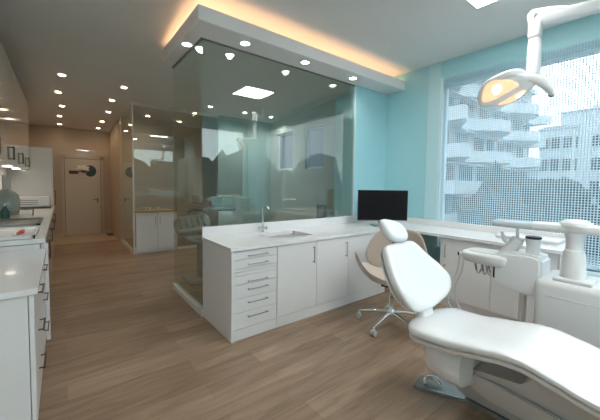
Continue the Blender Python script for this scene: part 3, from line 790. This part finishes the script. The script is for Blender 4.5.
# backrest: tilted plane
Ob = Vector((CX - .035, 1.10, .595)); Vb = Vector((0, .53, .85)).normalized(); Ub = Vector((1, 0, 0)); Nb_ = Vector((0, -.85, .53)).normalized()
ol = closed_curve([(-.12, .00), (-.22, .045), (-.295, .16), (-.285, .28), (-.25, .38), (-.215, .455), (-.15, .485), (0, .495), (.13, .49), (.185, .455), (.235, .37), (.30, .25), (.325, .14), (.26, .045), (.12, .00), (0, -.01)], 5)
obj('backrest', pillow(nb(), ol, Ob, Ub, Vb, Nb_, .045, .04, .20, f=lambda u, v: .9 * u * u - .02 + .35 * (v - .25) ** 2), 'upholstery', dc, smooth=True)
obj('backrest_shell', pillow(nb(), [(a * .90, .02 + b * .93) for a, b in ol], Ob - Nb_ * .05, Ub, Vb, Nb_, .01, .03, .3, f=lambda u, v: .9 * u * u - .02 + .35 * (v - .25) ** 2), 'plastic', dc, smooth=True)
bm = nb(); tube(bm, [(CX + .0, 1.02, .40), (CX + .0, 1.12, .50), (CX + .01, 1.155, .60), (CX + .02, 1.24, .74)], lambda t: (.085 - .015 * t, .045), n=20, upv=(0, 1, 0), exp=3)
obj('backrest_support', bm, 'plastic', dc, smooth=True)
# headrest
Oh = Ob + Vb * .585 + Nb_ * .045 + Vector((-.045, 0, 0)); Vh = Vector((0, .36, .93)).normalized(); Nh = Vector((0, -.93, .36)).normalized()
ol = closed_curve([(-.06, -.065), (-.12, -.01), (-.135, .055), (-.10, .088), (0, .078), (.08, .05), (.125, .0), (.135, -.065), (.10, -.10), (.02, -.092)], 5)
obj('headrest', pillow(nb(), ol, Oh, Ub, Vh, Nh, .04, .035, .32, f=lambda u, v: .9 * u * u), 'upholstery', dc, smooth=True)
bm = nb(); p = Ob + Vb * .46 - Nb_ * .02
tube(bm, [p, p + Vb * .08, Oh - Nh * .03], (lambda t: (.022, .010)), n=12, exp=3); obj('headrest_bar', bm, 'chrome', dc, smooth=True)
bm = nb(); box(bm, CX - .01, CX + .05, (p + Vb * .085).y - .03, (p + Vb * .085).y + .01, (p + Vb * .085).z - .02, (p + Vb * .085).z + .02, bev=.006); obj('headrest_joint', bm, 'black', dc)
# base
obj('base_plate', prism(nb(), [(2.12, -.9), (2.12, .84), (1.965, 1.135), (1.975, 1.165), (2.11, 1.19), (2.34, 1.05), (2.34, -.9)], 0, .022), 'baseplate', dc)
bm = nb()
rings = []
for y_, hw_, z0, z1 in [(1.05, .05, .30, .42), (1.03, .14, .27, .46), (.98, .19, .25, .475), (.88, .20, .235, .475), (.78, .20, .24, .47), (.74, .14, .27, .44)]:
    ring = []
    for j in range(24):
        a = 2 * PI * j / 24; c_, s_ = math.cos(a), math.sin(a)
        ring.append((CX - .03 + hw_ * math.copysign(abs(c_) ** .6, c_), y_, (z0 + z1) / 2 + (z1 - z0) / 2 * math.copysign(abs(s_) ** .6, s_)))
    rings.append(ring)
loft(bm, rings); obj('pivot_cover', bm, 'plastic', dc, smooth=True)
bm = nb(); slab_yz(bm, CX - .15, CX + .17, [(.99, .36), (.96, .22), (.91, .08), (.88, .022), (-.62, .022), (-.62, .34), (.0, .42), (.44, .51), (.49, .40), (.66, .375), (.84, .385)])
for v in bm.verts:
    if v.co.x < CX: v.co.x += max(0, .36 - v.co.z) * .75
bmesh.ops.bevel(bm, geom=list(bm.edges), offset=.018, segments=3, affect='EDGES'); obj('base_body', bm, 'greyplastic', dc, smooth=True)
bm = nb(); slab_yz(bm, CX - .165, CX - .14, [(.86, .36), (.82, .22), (.70, .14), (.30, .12), (-.6, .12), (-.6, .30), (.2, .28), (.55, .34)])
for v in bm.verts: v.co.x += max(0, .36 - v.co.z) * .75
bmesh.ops.bevel(bm, geom=list(bm.edges), offset=.01, segments=2, affect='EDGES')
obj('side_cover', bm, 'plastic', dc, smooth=True)
bm = nb(); tube(bm, [(2.02, 1.10, .035), (2.06, 1.12, .06), (2.10, 1.08, .06), (2.10, 1.03, .04)], .014, n=10); obj('foot_pedal', bm, 'chrome', dc, smooth=True)

# ------------------------------------------------------------------ dental unit by window
un = thing('dental_unit', 'white dental delivery unit with column and overhead arm right of chair', 'dental unit', (3.0, .3, 0))
bm = nb(); box(bm, 2.80, 3.26, -.62, .70, .06, .775, bev=.05, seg=4); obj('housing', bm, 'plastic', un, smooth=True)
bm = nb(); box(bm, 2.84, 3.22, -.58, .66, 0, .07); obj('plinth', bm, 'greyplastic', un)
obj('seam_line', B(2.797, 2.803, -.55, .62, .655, .660), 'greyplastic', un)
bm = nb(); box(bm, 2.83, 3.02, .38, .60, .77, .80, bev=.012, seg=3); obj('column_collar', bm, 'plastic', un, smooth=True)
obj('column', lathe(nb(), 2.92, .50, [(.074, .78), (.073, .84), (.066, .94), (.058, 1.0), (.052, 1.005), (.050, 1.03), (.052, 1.08), (.066, 1.13)], 32), 'plastic', un, smooth=True)
bm = nb(); tube(bm, [(2.92, -.35, 1.155), (2.92, .2, 1.155), (2.92, .50, 1.16), (2.92, .70, 1.155), (2.92, .745, 1.152)], lambda t: (.075 - .012 * max(0, t - .85) / .15, .034), n=28, exp=3.4, k=5); obj('swing_arm', bm, 'plastic', un, smooth=True)
obj('arm_cap', lathe(nb(), 2.92, .50, [(.098, 1.178), (.092, 1.20), (.07, 1.215), (.04, 1.224), (.0001, 1.227)], 32), 'plastic', un, smooth=True)
bm = nb(); box(bm, 2.86, 3.00, .735, 1.03, 1.12, 1.175, bev=.018, seg=3); obj('arm_tray', bm, mat('pale_blue_grey_plastic', (.60, .68, .71), .35), un, smooth=True)
# spittoon block
bm = nb(); slab_yz(bm, 2.86, 3.12, [(1.05, .87), (1.05, .76), (.99, .65), (.86, .60), (.70, .595), (.67, .63), (.67, .90), (.72, .925), (.92, .92)])
bmesh.ops.bevel(bm, geom=list(bm.edges), offset=.022, segments=3, affect='EDGES'); obj('spittoon_block', bm, 'plastic', un, smooth=True)
obj('slot', B(2.853, 2.862, .985, .995, .69, .79), 'black', un)
bm = nb(); tube(bm, [(2.98, .99, .80), (2.98, .92, .92), (2.97, .87, 1.01), (2.97, .86, 1.035)], lambda t: (.07 - .025 * t, .06 - .02 * t), n=18); obj('filler_neck', bm, 'plastic', un, smooth=True)
bm = nb(); tube(bm, [(2.96, .865, 1.03), (2.945, .86, 1.09), (2.935, .86, 1.145)], .013, n=12); obj('tray_post', bm, 'plastic', un, smooth=True)
bm = nb(); tube(bm, [(2.97, .92, .97), (2.96, .955, 1.0), (2.95, .965, 1.04), (2.94, .975, 1.075)], lambda t: .017 - .004 * t, n=12); obj('water_spout', bm, 'plastic', un, smooth=True)
bm = nb(); lathe(bm, 2.98, .76, [(.045, .90), (.048, .99), (.050, 1.04)]); cu = obj('cup_holder', bm, 'plastic', un, smooth=True)
obj('cup_cap', lathe(nb(), 2.98, .76, [(.052, 1.04), (.055, 1.045), (.052, 1.058)]), 'black', cu)
bm = nb(); cyl(bm, 2.99, .815, .0, .60, .026); obj('support_post', bm, 'plastic', un, smooth=True)
bm = nb(); cyl(bm, 2.99, .815, .0, .015, .11); obj('post_foot', bm, 'greyplastic', un)
obj('link_bracket', tube(nb(), [(2.95, .72, .72), (2.95, .655, .71)], .062, n=20), 'plastic', un, smooth=True)
# instrument tray
ol = closed_curve([(-.13, -.17), (0, -.19), (.13, -.17), (.15, 0), (.12, .16), (0, .19), (-.12, .16), (-.15, 0)], 5)
obj('instrument_tray', pillow(nb(), ol, (2.97, 1.085, .855), (1, 0, 0), (0, 1, 0), (0, 0, 1), .022, .075, .22), 'plastic', un, smooth=True)
obj('tray_pad', pillow(nb(), [(a * .72, b * .72) for a, b in ol], (2.97, 1.085, .879), (1, 0, 0), (0, 1, 0), (0, 0, 1), .006, .004, .1), 'greyplastic', un, smooth=True)
bm = nb(); tube(bm, [(2.93, 1.24, .83), (2.92, 1.30, .825)], .022, n=14); hd = obj('tray_handle', bm, 'plastic', un, smooth=True)
bm = nb(); tube(bm, [(2.92, 1.301, .825), (2.917, 1.316, .824)], .018, n=14); obj('handle_knob', bm, 'black', hd, smooth=True)
bm = nb(); tube(bm, [(2.98, 1.04, .82), (2.98, 1.0, .80)], .07, n=18, flat=.7); obj('tray_bracket', bm, 'plastic', un, smooth=True)
obj('link_cap', tube(nb(), [(2.885, .70, .715), (2.875, .70, .715)], .02, n=16), 'black', un)
for k, (yy, xx, l_) in enumerate([(1.29, 2.89, 0), (1.25, 2.89, .02), (1.15, 2.90, .1), (1.10, 2.90, .12), (1.06, 2.90, .14)]):
    bm = nb()
    if k < 2: tube(bm, [(xx, yy, .82), (xx - .01, yy + .01, .68), (xx - .02, yy + .06, .50), (xx - .05, yy + .05 - k * .05, .34), (xx, yy - .12, .26), (3.0, .86, .30)], .0075, n=8)
    else: tube(bm, [(xx, yy, .80), (xx - .01, yy + .0, .74), (xx - .01, yy - .025, .69), (xx + .01, yy - .04, .72), (xx + .05, yy - .05, .80)], .007, n=8)
    obj('hose', bm, 'greyplastic', un, smooth=True)
for k in range(3):
    bm = nb(); yy = 1.03 + k * .055; tube(bm, [(2.875, yy, .83), (2.865, yy, .78), (2.87, yy - .01, .72)], lambda t: .011 - .005 * t, n=10); obj('handpiece', bm, 'steel', un, smooth=True)

# ------------------------------------------------------------------ operating lamp
lp = thing('operating_lamp', 'white operating lamp glowing orange, hung on a ceiling arm by the window', 'lamp', (3.75, .20, ZC))
bm = nb(); cyl(bm, 3.75, .20, ZC - .03, ZC - .001, .12); cyl(bm, 3.75, .20, 2.93, ZC - .03, .05); obj('ceiling_mount', bm, 'plastic', lp, smooth=True)
bm = nb(); tube(bm, [(3.78, .165, 2.985), (3.46, .525, 2.925), (3.28, .73, 2.875), (3.16, .86, 2.845)], lambda t: (.050, .048), n=24, exp=4); obj('arm', bm, 'plastic', lp, smooth=True)
bm = nb(); tube(bm, [(3.29, .72, 2.90), (3.22, .80, 2.905), (3.13, .90, 2.89)], lambda t: (.050, .034), n=24, exp=3.5, k=3); obj('arm_knuckle', bm, 'plastic', lp, smooth=True)
bm = nb(); box(bm, 3.115, 3.205, .825, .915, 2.70, 2.91, bev=.02, seg=3); obj('upper_joint', bm, 'plastic', lp, smooth=True)
bm = nb(); tube(bm, [(3.16, .87, 2.695), (3.16, .87, 2.60), (3.16, .87, 2.45), (3.16, .87, 2.37)], lambda t: .041 + .006 * math.sin(PI * t) - .014 * max(0, t - .85) / .15, n=24, exp=3); obj('drop_tube', bm, 'plastic', lp, smooth=True)
Hh = Vector((2.79, .95, 2.215)); Nl = Vector((-.80, -.38, -.48)).normalized(); Ul = Vector((.40, -.86, .0)).normalized(); Vl = Nl.cross(Ul); Vl = -Vl if Vl.z < 0 else Vl; Vl.normalize(); Ul = (Ul - Nl * Ul.dot(Nl)).normalized()
tl = math.radians(14); Ul, Vl = Ul * math.cos(tl) + Vl * math.sin(tl), Vl * math.cos(tl) - Ul * math.sin(tl)
ol = closed_curve([(-.18, -.06), (-.185, .025), (-.13, .105), (-.02, .135), (.08, .105), (.16, .05), (.205, .02), (.20, -.02), (.12, -.085), (.0, -.115), (-.10, -.10)], 5)
obj('head_shell', pillow(nb(), ol, Hh, Ul, Vl, Nl, .012, .085, .35), 'plastic', lp, smooth=True)
ol1 = closed_curve([(-.155, -.035), (-.155, .02), (-.115, .09), (-.03, .108), (.05, .07), (.095, .01), (.02, -.015), (-.08, -.042)], 5)
rf = obj('upper_reflector', pillow(nb(), ol1, Hh + Nl * .010, Ul, Vl, Nl, .006, .004, .1, f=lambda u, v: 0), 'lampglow', lp, smooth=True)
obj('bulb_shield', pillow(nb(), closed_curve([(-.075, .005), (-.08, .045), (-.05, .07), (-.02, .06), (-.025, .015), (-.05, -.005)], 4), Hh + Nl * .017, Ul, Vl, Nl, .006, .003, .3), 'lampcore', rf, smooth=True)
ol2 = closed_curve([(-.06, -.092), (.02, -.062), (.11, -.035), (.125, -.055), (.07, -.09), (.0, -.105)], 5)
rf = obj('lower_reflector', pillow(nb(), ol2, Hh + Nl * .010, Ul, Vl, Nl, .006, .004, .1), 'lampglow', lp, smooth=True)
obj('bulb_shield', pillow(nb(), closed_curve([(.06, -.072), (.10, -.052), (.115, -.06), (.08, -.08)], 4), Hh + Nl * .017, Ul, Vl, Nl, .004, .003, .3), 'lampcore', rf, smooth=True)
j = Vector((3.16, .87, 2.40))
bm = nb(); tube(bm, [j + Vector((0, 0, .02)), j + Vector((-.03, .02, -.04)), Hh + Ul * .09 + Vl * .10 - Nl * .03, Hh - Ul * .06 + Vl * .105 - Nl * .02], lambda t: (.048 - .02 * t, .040 - .012 * t), n=18); obj('yoke', bm, 'plastic', lp, smooth=True)
bm = nb(); tube(bm, [Hh + Ul * .06 + Vl * .035 - Nl * .05, Hh + Ul * .15 + Vl * .03 - Nl * .03, Hh + Ul * .22 - Vl * .01 - Nl * .01, Hh + Ul * .265 - Vl * .08, Hh + Ul * .285 - Vl * .135], lambda t: .046 - .024 * t, n=16); obj('handle', bm, 'plastic', lp, smooth=True)
bm = nb(); tube(bm, [Hh + Ul * .288 - Vl * .128, Hh + Ul * .268 - Vl * .150], .019, n=14); obj('handle_tip', bm, 'steel', lp, smooth=True)
lo = lamp('SPOT', 'bulb', Hh + Nl * .06 - Vector((3.75, .20, ZC)), (1, .72, .45), 4, .05, math.radians(110), .8, parent=lp)
lo.rotation_euler = Nl.to_track_quat('-Z', 'Y').to_euler()

# ------------------------------------------------------------------ outside
GZ = -4.5
struct('ground', B(-60, 160, -90, 130, GZ - .3, GZ), 'road')
def apartment(label, x0, x1, y0, y1, z1, fh, curve=False, rot=0):
    t_ = thing('apartment_building', label, 'building', ((x0 + x1) / 2, (y0 + y1) / 2, GZ))
    obj('walls', B(x0, x1, y0, y1, GZ, z1), 'facade', t_)
    obj('roof', B(x0 - .4, x1 + .4, y0 - .5, y1, z1, z1 + .5), 'facade2', t_)
    z = GZ + 2.6
    n = 0
    while z < z1 - 1.2:
        # wavy balcony band projecting to -y
        bm = nb(); pts = []; k = 28
        for i in range(k + 1):
            x_ = x0 + (x1 + 1.2 - x0) * i / k
            d = 1.5 + 1.1 * math.sin(i * .62 + n * .5)
            pts.append((x_, y0 - d))
        pts += [(x1 + 1.2, y1 - 4), (x1, y1 - 4), (x1, y0), (x0, y0)]
        prism(bm, pts, z - .25, z + .85)
        obj('balcony', bm, 'facade2', t_)
        xx = x0 + 1.2; i = 0
        while xx < x1 - 2:
            wv = random.choice([1.6, 2.2, 2.8]); 
            f_ = obj('window', B(xx, xx + wv, y0 - .08, y0 + .05, z + .95, z + fh - .55), 'extframe' if random.random() < .35 else 'extglass', t_)
            if random.random() < .5: obj('awning', B(xx - .2, xx + wv + .2, y0 - 1.0, y0 - .1, z + fh - .62, z + fh - .50), 'facade2', t_)
            xx += wv + random.uniform(.8, 1.8)
        for yy in (y0 + 1.5, y0 + 4.5): obj('window', B(x1 - .05, x1 + .08, yy, yy + 1.6, z + .95, z + fh - .55), 'extglass', t_)
        z += fh; n += 1
    return t_
apartment('large white apartment block with wavy balconies left of the view', 25, 50, 13.8, 32, 13.8, 3.0)
# right building, stepped with rounded bay, faces -x
b2 = thing('apartment_building', 'smaller white apartment house with rounded bay at the right of view', 'building', (66, 14, GZ))
obj('walls', B(60, 74, 7.5, 12.6, GZ, 12.6), 'facade2', b2)
bm = nb(); cyl(bm, 62.5, 12.6, GZ, 10.4, 3.1, n=32); obj('rounded_bay', bm, 'facade2', b2, smooth=True)
obj('upper_block', B(61, 74, -2, 9.2, GZ, 13.6), 'facade2', b2)
obj('side_wing', B(59, 70, -14, -1, GZ, 9.0), 'facade', b2)
bm = nb(); cyl(bm, 62.5, 12.6, 10.4, 10.8, 3.4, n=32); box(bm, 59.7, 74, 7.2, 12.6, 12.6, 12.9); obj('roof_edge', bm, 'facade', b2)
for zz in (-2.5, .8, 4.1, 7.4):
    for k in range(5):
        a = math.radians(120 + k * 26); cxx, cyy = 62.5 + 3.12 * math.cos(a), 12.6 + 3.12 * math.sin(a)
        bm = nb(); box(bm, -.06, .06, -.55, .55, zz, zz + 1.7); bm.transform(Matrix.Translation((cxx, cyy, 0)) @ Matrix.Rotation(a, 4, 'Z')); obj('window', bm, 'extglass', b2)
    for yy in (4.0, 6.4, .6, -4, -8): obj('window', B(58.95 if yy < -1 else (60.9 if yy < 7 else 59.9), 61.1, yy, yy + 1.2, zz, zz + 1.7), 'extglass', b2)
    obj('window', B(59.9, 60.1, 8.0, 9.0, zz, zz + 1.7), 'extglass', b2)
# far low building between
b3 = thing('apartment_building', 'distant low grey building between the two white blocks', 'building', (90, 18, GZ))
obj('walls', B(86, 96, 14, 40, GZ, 5.2), 'facade', b3); obj('roof', B(85.6, 96.4, 13.6, 40.4, 5.2, 5.6), 'extframe', b3)
for k in range(6): obj('window', B(85.9, 86.1, 15 + k * 2.2, 16.2 + k * 2.2, 1.8, 3.4), 'extglass', b3)
def blob(bm, c, r, seed, sq=(1, 1, 1), sub=3):
    rnd = random.Random(seed); q = bmesh.ops.create_icosphere(bm, subdivisions=sub, radius=1)
    ph = [rnd.uniform(0, 6) for _ in range(6)]
    for v in q['verts']:
        d = v.co.normalized(); k = 1 + .14 * math.sin(d.x * 5 + ph[0]) + .14 * math.sin(d.y * 6 + ph[1]) + .12 * math.sin(d.z * 7 + ph[2]) + rnd.uniform(-.10, .10)
        v.co = Vector(c) + Vector((d.x * r * sq[0], d.y * r * sq[1], d.z * r * sq[2])) * k
    return bm
def tree(label, x, y, h, r, mt_, seed, group):
    t_ = thing('street_tree', label, 'tree', (x, y, GZ), 0, group)
    bm = nb(); tube(bm, [(x, y, GZ), (x + .1, y, GZ + h * .4), (x, y + .1, GZ + h * .7)], lambda t: .22 - .12 * t, n=8); obj('trunk', bm, 'bark', t_, smooth=True)
    bm = nb()
    rnd = random.Random(seed)
    for k in range(5): blob(bm, (x + rnd.uniform(-.5, .5) * r, y + rnd.uniform(-.6, .6) * r, GZ + h - r * .75 + rnd.uniform(-.35, .3) * r), r * rnd.uniform(.5, .75), seed + k)
    obj('crown', bm, mt_, t_)
for i, (x, y, h, r, mt_, lb) in enumerate([
        (52, 10.5, 6.8, 2.4, 'hedge', 'dark round tree in front of the rounded bay house'),
        (49, 4.4, 6.6, 2.4, 'hedge', 'broad dark tree seen behind the delivery arm'),
        (47, -1.8, 6.4, 2.5, 'hedge', 'dark tree toward the right end of the window view'),
        (46, -8.5, 6.6, 2.6, 'hedge', 'dark tree beyond the right edge of the window view')]):
    tree(lb, x, y, h, r, mt_, 20 + i, 'trees outside the window')
bm = nb(); 
for k in range(12): blob(bm, (40 - .25 * k, -9 + k * 1.45, GZ + 1.9), 1.6, 50 + k, (1, 1, 1.3), 2)
for k in range(11): blob(bm, (36.4 - 1.5 * k, 8.6 - .05 * k, GZ + 3.2 + .3 * math.sin(k * 2.3)), 1.5, 70 + k, (1, 1, 2.0), 2)
tag(obj('hedge_row', bm, 'hedge'), 'long dark hedge along the street below the window', 'hedge')
def car(label, x, y, rz, paint):
    t_ = thing('parked_car', label, 'car', (x, y, GZ), rz, 'parked cars on the street')
    prof = [(-2.1, .35), (-2.15, .75), (-1.9, .95), (-1.3, 1.02), (-.8, 1.45), (.7, 1.48), (1.3, 1.0), (2.0, .85), (2.15, .6), (2.1, .35)]
    bm = nb(); a = [bm.verts.new((px, -.85, pz)) for px, pz in prof]; b = [bm.verts.new((px, .85, pz)) for px, pz in prof]
    bm.faces.new(a); bm.faces.new(b[::-1])
    for i in range(len(prof)): bm.faces.new((a[i], b[i], b[(i + 1) % len(prof)], a[(i + 1) % len(prof)]))
    bmesh.ops.bevel(bm, geom=list(bm.edges), offset=.07, segments=2, affect='EDGES')
    obj('body', bm, paint, t_, local=True, smooth=True)
    bm = nb(); box(bm, -.95, .95, -.86, .86, 1.02, 1.36, bev=.05); obj('side_glass', bm, 'extglass', t_, local=True)
    for sx in (-1.3, 1.3):
        for sy in (-.78, .78):
            bm = nb(); tube(bm, [(sx, sy - .1, .33), (sx, sy + .1, .33)], .33, n=20); obj('wheel', bm, 'tyre', t_, local=True)
car('white car parked below the left apartment block', 18.0, 5.6, .1, 'carw')
car('silver car parked in the middle of the street view', 19.5, .2, .15, 'cargr')
car('white car parked nearest to the yellow sign', 24, 2.6, .2, 'carw')
sg = thing('traffic_sign', 'small yellow sign on a pole in the street', 'sign', (28, 4.6, GZ))
bm = nb(); cyl(bm, 28, 4.6, GZ, GZ + 2.6, .05, n=10); obj('pole', bm, 'steel', sg); obj('board', B(27.93, 27.98, 4.4, 4.9, GZ + 2.45, GZ + 2.85), 'yellow', sg)
rb = thing('shop_awning', 'thin red awning strip on the right hand building', 'awning', (58.5, 1, 2.6))
obj('fabric', B(58.6, 59.9, 3.4, 7.2, 3.0, 3.45), 'red', rb); obj('bracket', B(59.75, 59.98, 3.4, 7.2, 2.9, 3.0), 'extframe', rb)
# dark hedge and lamps beyond the front window
bm = nb()
for k in range(14): blob(bm, (-4 + k * 2.0, -17 + random.uniform(-1, 1), GZ + 3.4), 3.1 + random.uniform(-.5, .6), 90 + k, (1, .8, 1.35), 2)
tag(obj('tree_line', bm, 'hedge'), 'dark tree line across the street, mirrored in the glass partition', 'trees')
